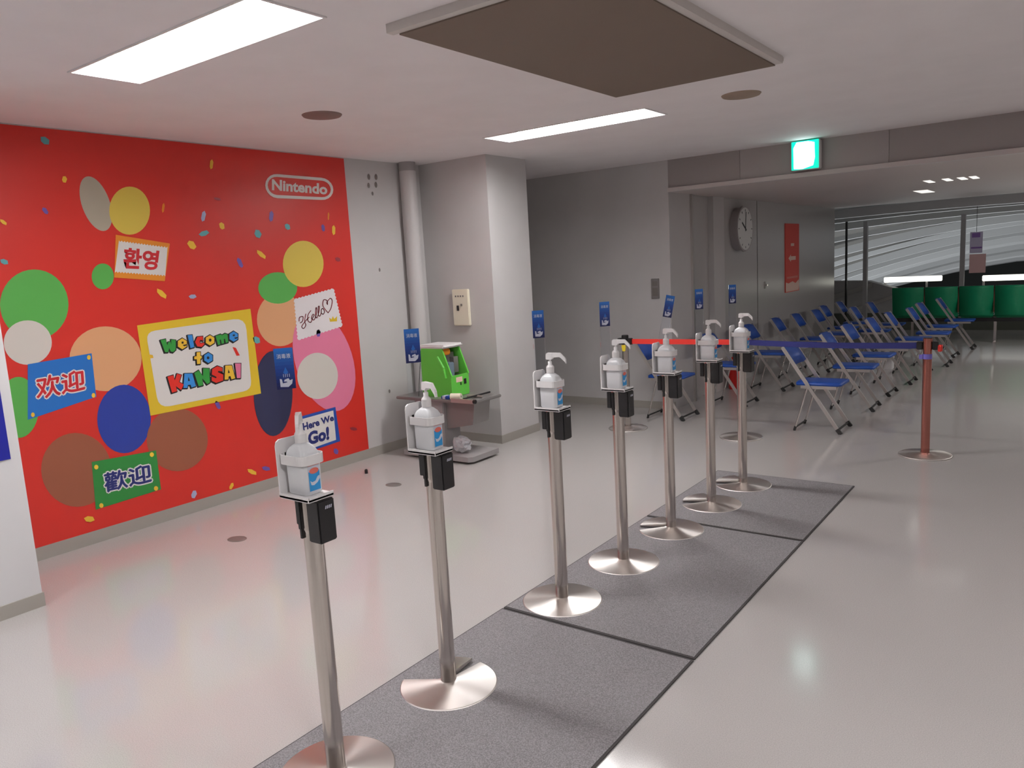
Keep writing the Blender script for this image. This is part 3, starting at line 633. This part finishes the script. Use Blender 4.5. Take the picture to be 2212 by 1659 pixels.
# ---------------------------------------------------------------- folding chairs, facing +X
def make_chair(label):
    t = thing('folding_chair', label, 'chair', (0, 0, 0), 0, 'blue folding chairs facing right in rows')
    w = 0.185
    def fr(z): return -0.30+0.50*(0.76-z)/0.76
    b = B()
    for s_ in (-1, 1): b.bar((fr(0.02), s_*w, 0.02), (fr(0.78), s_*w, 0.78), 0.014, 0.030, 'alu', (1, 0, 1)).bar((fr(0.0)+.005, s_*w, 0.0), (fr(0.045), s_*w, 0.045), 0.02, 0.034, 'rubber', (1, 0, 1))
    b.cyl((fr(.035), -w, .035), (fr(.035), w, .035), .009, 'rubber', 8)
    obj('front_frame', b, t)
    b = B()
    for s_ in (-1, 1): b.cyl((-0.085, s_*(w-.022), 0.44), (-0.205, s_*(w-.022), 0.02), 0.0085, 'chrome', 10).cyl((-.200, s_*(w-.022), .04), (-.211, s_*(w-.022), 0.0), .012, 'rubber', 10)
    b.cyl((-.203, -w+.022, .03), (-.203, w-.022, .03), .008, 'rubber', 8)
    obj('rear_frame', b, t)
    b = B(); vs = []; n = 8
    rings = []
    for x_, inset in ((-0.20, .03), (-0.185, .008), (0.0, 0.0), (0.175, .006), (0.195, .03)):
        yy = w-.01-inset; rings.append([(x_, -yy, .428), (x_, yy, .428), (x_, yy, .452), (x_, yy*.6, .458), (x_, -yy*.6, .458), (x_, -yy, .452)])
    obj('seat', B().loft(rings, 'seat_blue'), t)
    for s_ in (-1, 1): obj('seat_rail', B().bar((-0.15, s_*(w-.012), .415), (0.16, s_*(w-.012), .415), .012, .028, 'alu'), t)
    rings = []
    for k in range(7):
        f = k/6*2-1; y_ = f*(w-.008); bow = -0.028*(1-f*f); h = .085 if abs(f) < .99 else .07
        zc = .695; th = .010
        a0 = fr(zc-h)+bow; a1 = fr(zc+h)+bow
        rings.append([(a0-th, y_, zc-h), (a0+th, y_, zc-h), ((a0+a1)/2+th*1.4, y_, zc), (a1+th, y_, zc+h), (a1-th, y_, zc+h), ((a0+a1)/2-th, y_, zc)])
    obj('backrest', B().loft(rings, 'seat_blue'), t)
    return t
CH = [(-1.90, 7.32, 0, 'nearest chair of the right row, directly behind the navy belt'), (-1.86, 8.43, 0.03, 'second chair of the right row, behind the nearest one'),
      (-1.87, 9.35, -.03, 'third chair of the right row'), (-1.80, 10.2, 0, 'fourth chair of the right row'), (-1.75, 11.05, .04, 'fifth chair of the right row'),
      (-1.62, 11.8, 0, 'sixth chair of the right row'), (-1.65, 12.75, -.05, 'seventh chair of the right row'), (-1.53, 13.75, 0, 'farthest chair of the right row, in front of the green bench'),
      (-3.42, 7.36, 0, 'chair beside the left barrier post, against the back wall under the intercom'), (-3.10, 8.28, 0, 'second chair of the left row, partly hidden by the sixth sanitizer stand'),
      (-3.02, 9.35, 0, 'third chair of the left row, just left of the black wall joint'), (-2.98, 10.3, .03, 'fourth chair of the left row, below the clock side of the wall'),
      (-2.92, 10.97, 0, 'fifth chair of the left row, below the red wall sign'), (-2.84, 11.65, -.04, 'sixth chair of the left row, just right of the red wall sign'),
      (-2.95, 12.5, 0, 'seventh chair of the left row'), (-2.92, 13.35, 0, 'last chair of the left row, at the end of the grey wall'),
      (-2.42, 12.1, .02, 'chair in the gap between the two rows, nearer one'), (-2.40, 13.1, 0, 'chair in the gap between the two rows, farther one')]
c0 = None
for (x, y, r, lab) in CH:
    lab = 'blue folding chair, '+lab
    if c0 is None: c0 = make_chair(lab); c0.location = (x, y, 0); c0.rotation_euler[2] = r
    else: dup(c0, (x, y, 0), lab, r)

# ---------------------------------------------------------------- wall items
t = thing('wall_switch_panel', 'cream wall panel with small switches on the grey pillar above the green machine', 'wall panel', (-4.752, 5.64, 1.295))
obj('plate', B().box(-.099, .099, -.03, 0, -.172, .172, 'cream', .006), t)
obj('switch', B().box(-.045, -.02, -.035, -.03, -.03, .02, 'black').box(.004, .022, -.034, -.03, .015, .035, 'outlet'), t)
obj('indicator', B().box(-.06, -.045, -.032, -.03, .10, .115, 'outlet').box(-.03, -.015, -.032, -.03, .10, .115, 'outlet').box(0, .015, -.032, -.03, .10, .115, 'outlet').box(.03, .045, -.032, -.03, .10, .115, 'outlet'), t)
t = thing('intercom', 'small grey metal intercom plate on the back wall beside the opening', 'intercom', (-3.748, 7.71, 1.327))
obj('plate', B().box(-.047, .047, -.015, 0, -.109, .109, 'table', .004), t)
obj('speaker_slots', B().box(-.03, .03, -.017, -.015, .03, .08, 'outlet').box(-.03, .03, -.017, -.015, -.08, .01, 'outlet'), t)
t = thing('wall_clock', 'round grey drum clock high on the lobby wall', 'clock', (-3.57, 9.70, 1.955))
def xdisc(b, r, x0, x1, m, n=40, r1=None): return b.cyl((x0, 0, 0), (x1, 0, 0), r, m, n, r1=r1)
obj('case', xdisc(xdisc(B(), .265, 0, .10, 'clock_body'), .285, .085, .11, 'clock_body'), t)
f = obj('clock_face', xdisc(B(), .262, .109, .1115, 'clock_face'), t)
b = B()
for k in range(12):
    a_ = pi/6*k; b.bar((.1125, .215*math.sin(a_), .215*math.cos(a_)), (.1125, .24*math.sin(a_), .24*math.cos(a_)), .002, .012, 'dark', (0, math.cos(a_), -math.sin(a_)))
obj('tick_marks', b, f)
b = B()
for a_, l, w in ((-1.0, .14, .02), (0.09, .21, .012)):
    b.bar((.114, -.03*math.sin(a_), -.03*math.cos(a_)), (.114, l*math.sin(a_), l*math.cos(a_)), .003, w, 'black', (0, math.cos(a_), -math.sin(a_)))
obj('clock_hands', b, f)
t = thing('wall_sign', 'tall narrow red sign with white left arrow on the lobby wall', 'sign', (-3.57, 11.98, 1.54))
obj('panel', B().box(0, .012, -.34, .34, -.5, .51, 'sign_red'), t)
b = B(); X = .0135
def flat(pts, m): b.raw([(X, y_, z_) for y_, z_ in pts], [tuple(range(len(pts)))], m)
flat([(-.20, .0), (-.08, .055), (-.08, .028), (.16, .028), (.16, -.028), (-.08, -.028), (-.08, -.055)], 'sign_pale')
flat([(-.33, -.49), (.30, -.49), (.34, -.40), (.31, -.33), (.15, -.38), (0, -.345), (-.2, -.37), (-.33, -.35)], 'sign_pale')
flat([(-.08, .18), (.08, .18), (.08, .22), (-.08, .22)], 'sign_pale')
flat([(-.28, -.30), (.26, -.30), (.26, -.27), (-.28, -.27)], 'label_red')
obj('arrow', b, t, fix=False)
t = thing('wall_latch', 'small pale latch plate on the lobby wall by the black joint', 'latch', (-3.57, 10.75, 1.2))
obj('plate', B().box(0, .008, -.03, .03, -.05, .05, 'alu', .003), t); obj('knob', B().cyl((.008, 0, 0), (.04, 0, 0), .014, 'chrome'), t)
t = thing('fire_extinguisher', 'red fire extinguisher on the floor by the lobby wall behind the chairs', 'fire extinguisher', (-3.44, 9.2, 0))
obj('cylinder', B().lathe([(.0001, 0), (.065, 0), (.07, .01), (.07, .33), (.055, .375), (.02, .40)], 'red', n=20), t)
obj('valve', B().cyl((0, 0, .395), (0, 0, .43), .018, 'black').box(-.012, .07, -.01, .01, .425, .445, 'black').cyl((.02, 0, .41), (.09, -.02, .22), .01, 'black', 8), t)
t = thing('white_box', 'small white box on the floor between the chair rows', 'box', (-2.12, 11.3, 0))
obj('carton', B().box(-.09, .09, -.08, .08, 0, .15, 'white', .004), t); obj('lid', B().box(-.094, .094, -.084, .084, .14, .165, 'white', .004), t)
# floor plates
for x, y, lab in ((-4.33, 4.15, 'oval dark floor outlet plate near the green machine'), (-4.37, 2.76, 'oval floor outlet plate in front of the mural')):
    t = thing('floor_outlet', lab, 'floor outlet', (x, y, 0), 0, 'oval floor outlet plates')
    b = B(); b.lathe([(.0001, .004), (.045, .004), (.055, .0)], 'outlet', n=24)
    for v in b.bm.verts: v.co.x *= 1.3
    obj('plate', b, t)
tag(obj('door_stop', B().cyl((-4.80, 4.3, 0), (-4.80, 4.3, .03), .014, 'black', 12).cyl((-4.80, 4.3, .03), (-4.80, 4.3, .036), .010, 'rubber', 12)), 'tiny black stopper on the floor below the end of the mural', 'stopper')

# ---------------------------------------------------------------- green machine on its metal table
t = thing('machine_table', 'grey metal trolley table on a flat floor plate in front of the pillar', 'table', (-4.5, 5.08, 0))
obj('floor_plate', B().prism([(-.42, -.20), (.335, -.20), (.37, -.165), (.37, .19), (-.42, .19)], 'panel_grey', 'z', 0.02, 0.065).cyl((.25, -.12, 0), (.25, -.12, .02), .02, 'rubber').cyl((-.35, -.12, 0), (-.35, -.12, .02), .02, 'rubber').cyl((.3, .14, 0), (.3, .14, .02), .02, 'rubber'), t)
obj('pedestal', B().box(-.34, .0, -.10, .12, .065, .52, 'panel_grey', .006), t)
obj('bracket', B().prism([(0, .26), (.30, .32), (.33, .52), (0, .52)], 'table', 'y', -.06, .16), t)
obj('tabletop', B().box(-.50, .40, -.17, .24, .52, .545, 'table', .006), t)
obj('side_rail', B().box(.17, .42, -.185, -.165, .53, .566, 'alu', .004).cyl((.42, -.175, .55), (.44, -.175, .55), .018, 'black').cyl((.19, .02, .557), (.36, .02, .557), .012, 'alu').cyl((.30, -.16, .565), (.30, .2, .565), .008, 'black'), t)
t = thing('inspection_machine', 'bright green machine with sloping open window and white lid, on the metal table', 'machine', (-4.57, 5.14, 0.545))
# side outline in X-Z, extruded along Y; window on the slope that faces +X
b = B(); y0, y1 = -.12, .12
sideo = [(-.17, .0), (.15, .0), (.155, .02), (.155, .19), (.055, .43), (-.17, .43), (-.19, .40), (-.19, .02)]
for ya, yb in ((y0, y0+.014), (y1-.014, y1)): b.prism(sideo, 'green_box', 'y', ya, yb)
b.box(-.19, -.18, y0+.014, y1-.014, .0, .43, 'green_box').box(-.18, .15, y0+.014, y1-.014, .0, .01, 'green_box').box(.143, .155, y0+.014, y1-.014, .005, .19, 'green_box')
obj('case', b, t)
b = B(); b.box(-.17, .10, y0+.015, y1-.015, .02, .18, 'dark').box(-.10, .02, y0+.03, y1-.03, .18, .38, 'table')
obj('works', b, t, label='dark inner works')
obj('orange_roller', B().box(.0, .06, -.10, .01, .365, .42, 'orange', .01), t)
obj('feeder', B().box(.03, .10, -.08, .0, .17, .30, 'slate', .006), t)
obj('grille', B().box(.0, .07, .03, .09, .2, .34, 'outlet'), t)
b = B()
for ya in (y0, y1-.012): b.bar((.157, ya+.006, .185), (.058, ya+.006, .432), .014, .016, 'green_box', (1, 0, .4))
obj('window_frame', b, t)
obj('lid', B().box(-.20, .105, -.135, .135, .43, .462, 'white', .014), t)
obj('sticker', B().raw([(.1562, -.055, .125), (.1562, .03, .125), (.1562, .03, .17), (.1562, -.055, .17)], [(0, 1, 2, 3)], 'sign_pale'), t, label='pale sticker')
obj('power_switch', B().box(.155, .159, .05, .08, .10, .145, 'black').box(.155, .159, 0, .012, .095, .12, 'black'), t)
b = B(); b.cyl((.02, -.128, .36), (.085, -.128, .26), .012, 'green_box', 10).cyl((.085, -.128, .26), (.10, -.128, .17), .012, 'green_box', 10)
obj('handle', b, t)
b = B(); b.cyl((-.19, -.13, .30), (-.21, -.14, .12), .003, 'black', 6).cyl((-.21, -.14, .12), (-.20, -.17, .0), .003, 'black', 6)
obj('power_cord', b, t)
t = thing('paper_roll', 'cream paper roll lying on the table below the green machine', 'paper roll', (-4.33, 4.97, .545))
obj('roll', B().cyl((-.03, -.03, .028), (.06, .0, .028), .028, 'cream', 20), t)
obj('core', B().cyl((.0595, -.0002, .028), (.0615, .0005, .028), .010, 'outlet', 12), t)
tag(obj('printed_packet', B().box(-4.47, -4.385, 4.93, 4.99, .545, .575, 'card_mid', .006).box(-4.45, -4.42, 4.929, 4.99, .548, .576, 'ink_white')), 'small blue and white packet on the table beside the paper roll', 'packet')
# crumpled clear bag on the floor plate
t_ = bmesh.new(); bmesh.ops.create_icosphere(t_, subdivisions=3, radius=.075); t_.verts.index_update()
rr = random.Random(3); vs = []
for v in t_.verts:
    k = 1+.35*(rr.random()-.5)+.15*math.sin(v.co.x*60)*math.cos(v.co.z*70); vs.append((-4.32+v.co.x*k*1.2, 5.0+v.co.y*k*.8, .145+v.co.z*k*.95))
zm = min(v[2] for v in vs); vs = [(x_, y_, z_-zm+.066) for x_, y_, z_ in vs]
b = B().raw(vs, [[v.index for v in f.verts] for f in t_.faces], 'bag'); t_.free()
tag(obj('plastic_bag', b), 'crumpled clear plastic bag on the floor plate of the metal table', 'bag')

# ---------------------------------------------------------------- green beam seating
t = thing('beam_seating', 'row of joined green padded seats across the far end of the lobby', 'bench', (-2.63, 14.5, 0))
for k in range(6):
    x0 = k*.497
    rings = [[(x0, y_, z_), (x0+.475, y_, z_), (x0+.475, y_+.05, z_), (x0, y_+.05, z_)] for y_, z_ in ((.06, .425), (.03, .46), (.0, .62), (-.03, .80), (-.05, .90), (-.045, .925))]
    s_ = obj('backrest', B().loft(rings, 'green_seat'), t)
    obj('seat', B().box(x0, x0+.475, .09, .52, .40, .46, 'green_seat', .02), t)
    if k: obj('hinge_plate', B().box(x0-.018, x0-.003, -.02, .05, .50, .91, 'brown'), t)
obj('beam', B().box(-.02, 3.0, .1, .18, .34, .40, 'black'), t)
for k in (0.3, 1.5, 2.7): obj('leg', B().box(k-.02, k+.02, .08, .2, .02, .34, 'chrome').box(k-.025, k+.025, -.05, .35, 0, .02, 'chrome'), t)

# ---------------------------------------------------------------- hall beyond with its ribbed roof
struct('wall_hall_low', B().prism([(-5.4, .1), (-5.4, 1.0), (-3.6, .95), (-2.9, .72), (-2.3, .1)], 'panel_grey', 'y', 17.2, 17.5).bar((-5.2, 17.18, .35), (-3.5, 17.18, .86), .03, .09, 'alu').bar((-4.3, 17.18, .2), (-3.1, 17.18, .62), .03, .06, 'alu'))
struct('wall_parapet', B().box(-6, 5.5, 16.62, 16.7, 0, .33, 'olive'))
struct('wall_hall_side', B().box(-14.2, -14, 14, 50, -4.2, 6, 'olive').box(-14, -6, 14.0, 14.2, -4.2, 3, 'olive'))
struct('floor_hall', B().box(-14, 12, 16.7, 50, -4.3, -4.2, 'roof'))
struct('wall_hall_end', B().box(-14, 12, 50, 50.2, -4.2, 8, 'night'))
RO = [84, 66, 42, 16, -4, -21, -35, -45]; DR = [14, 24, 62, 80, 84, 84, 80, 74]; YK = [15.5, 18.5, 22, 26, 30.5, 35.5, 41, 47]
def rib_z(k, u):
    """height of roof arc k (0..7, fractional allowed) at sideways ratio u = X/Y"""
    k0 = min(int(k), 6); f = k-k0
    ro = RO[k0]*(1-f)+RO[k0+1]*f; dr = DR[k0]*(1-f)+DR[k0+1]*f; Y = YK[k0]*(1-f)+YK[k0+1]*f
    s_ = max(0, (-.05-u)/.2); off = ro-dr*s_**1.35+(12 if u > 0 else 0)*u*4
    return Y, EYE+off*Y*(.8-.6*u)/1664
US = [-.42+.03*i for i in range(20)]
b = B(); vs = []; KS = [i*.5 for i in range(15)]
for k in KS:
    for u in US: Y, z = rib_z(k, u); vs.append((u*Y, Y, z+.012*Y))
n = len(US); fs = [(j*n+i, j*n+i+1, (j+1)*n+i+1, (j+1)*n+i) for j in range(len(KS)-1) for i in range(n-1)]
struct('ceiling_hall', b.raw(vs, fs, 'roof', True))
for k in range(16):
    kk = k*7/15; b = B(); vs = []
    for u in US:
        Y, z = rib_z(kk, u); h = (.0050-.00012*k)*Y*(1.0 if k % 2 == 0 else .6)
        vs += [(u*Y, Y, z-h), (u*Y, Y+.25, z-h), (u*Y, Y+.25, z+h), (u*Y, Y, z+h)]
    fs = [(4*i+a_, 4*i+(a_+1) % 4, 4*i+4+(a_+1) % 4, 4*i+4+a_) for i in range(n-1) for a_ in range(4)]
    struct('trim_rib', b.raw(vs, fs, 'rib', False))
t = thing('window_screen', 'thin grey mullion posts of the glazed screen between lobby and hall', 'glazed screen', (0, 16, 0))
obj('post', B().box(-3.745, -3.715, -.03, .03, 0, 2.14, 'dark'), t)
obj('post', B().box(-3.42, -3.35, -.05, .05, 0, 2.12, 'post_grey'), t)
obj('post', B().box(-1.81, -1.74, -.05, .05, 0, 2.12, 'post_grey'), t)
for x0, x1, z, lab in ((-3.433, -2.348, .925, 'long pale tube light beyond the green seats, left one'), (-1.64, -.5, .895, 'long pale tube light beyond the green seats, right one')):
    t = thing('tube_light', lab, 'tube light', (x0, 18, 0), 0, 'tube lights beyond the green seats')
    obj('tube', B().box(0, x1-x0, -.04, .04, z-.055, z+.055, 'tube', .01), t)
    obj('support_post', B().cyl((.02, .02, -4.2), (.02, .02, z-.05), .02, 'alu', 10), t)
    obj('support_post', B().cyl((x1-x0-.28, .02, -4.2), (x1-x0-.28, .02, z-.05), .02, 'alu', 10), t)
t = thing('hanging_banner', 'lilac and pink banner hanging in the hall behind the right mullion post', 'banner', (-1.72, 16.5, 0))
obj('upper_cloth', B().box(-.0, .2, 0, .004, 1.42, 1.80, 'banner_l').box(.03, .16, -.002, 0, 1.70, 1.78, 'banner_v').box(.02, .19, -.002, 0, 1.50, 1.53, 'banner_v'), t)
obj('lower_cloth', B().box(-.0, .26, 0, .004, 1.06, 1.40, 'banner_p'), t)
obj('cord', B().cyl((.1, 0, 1.8), (.1, 0, 2.5), .004, 'dark', 6), t)
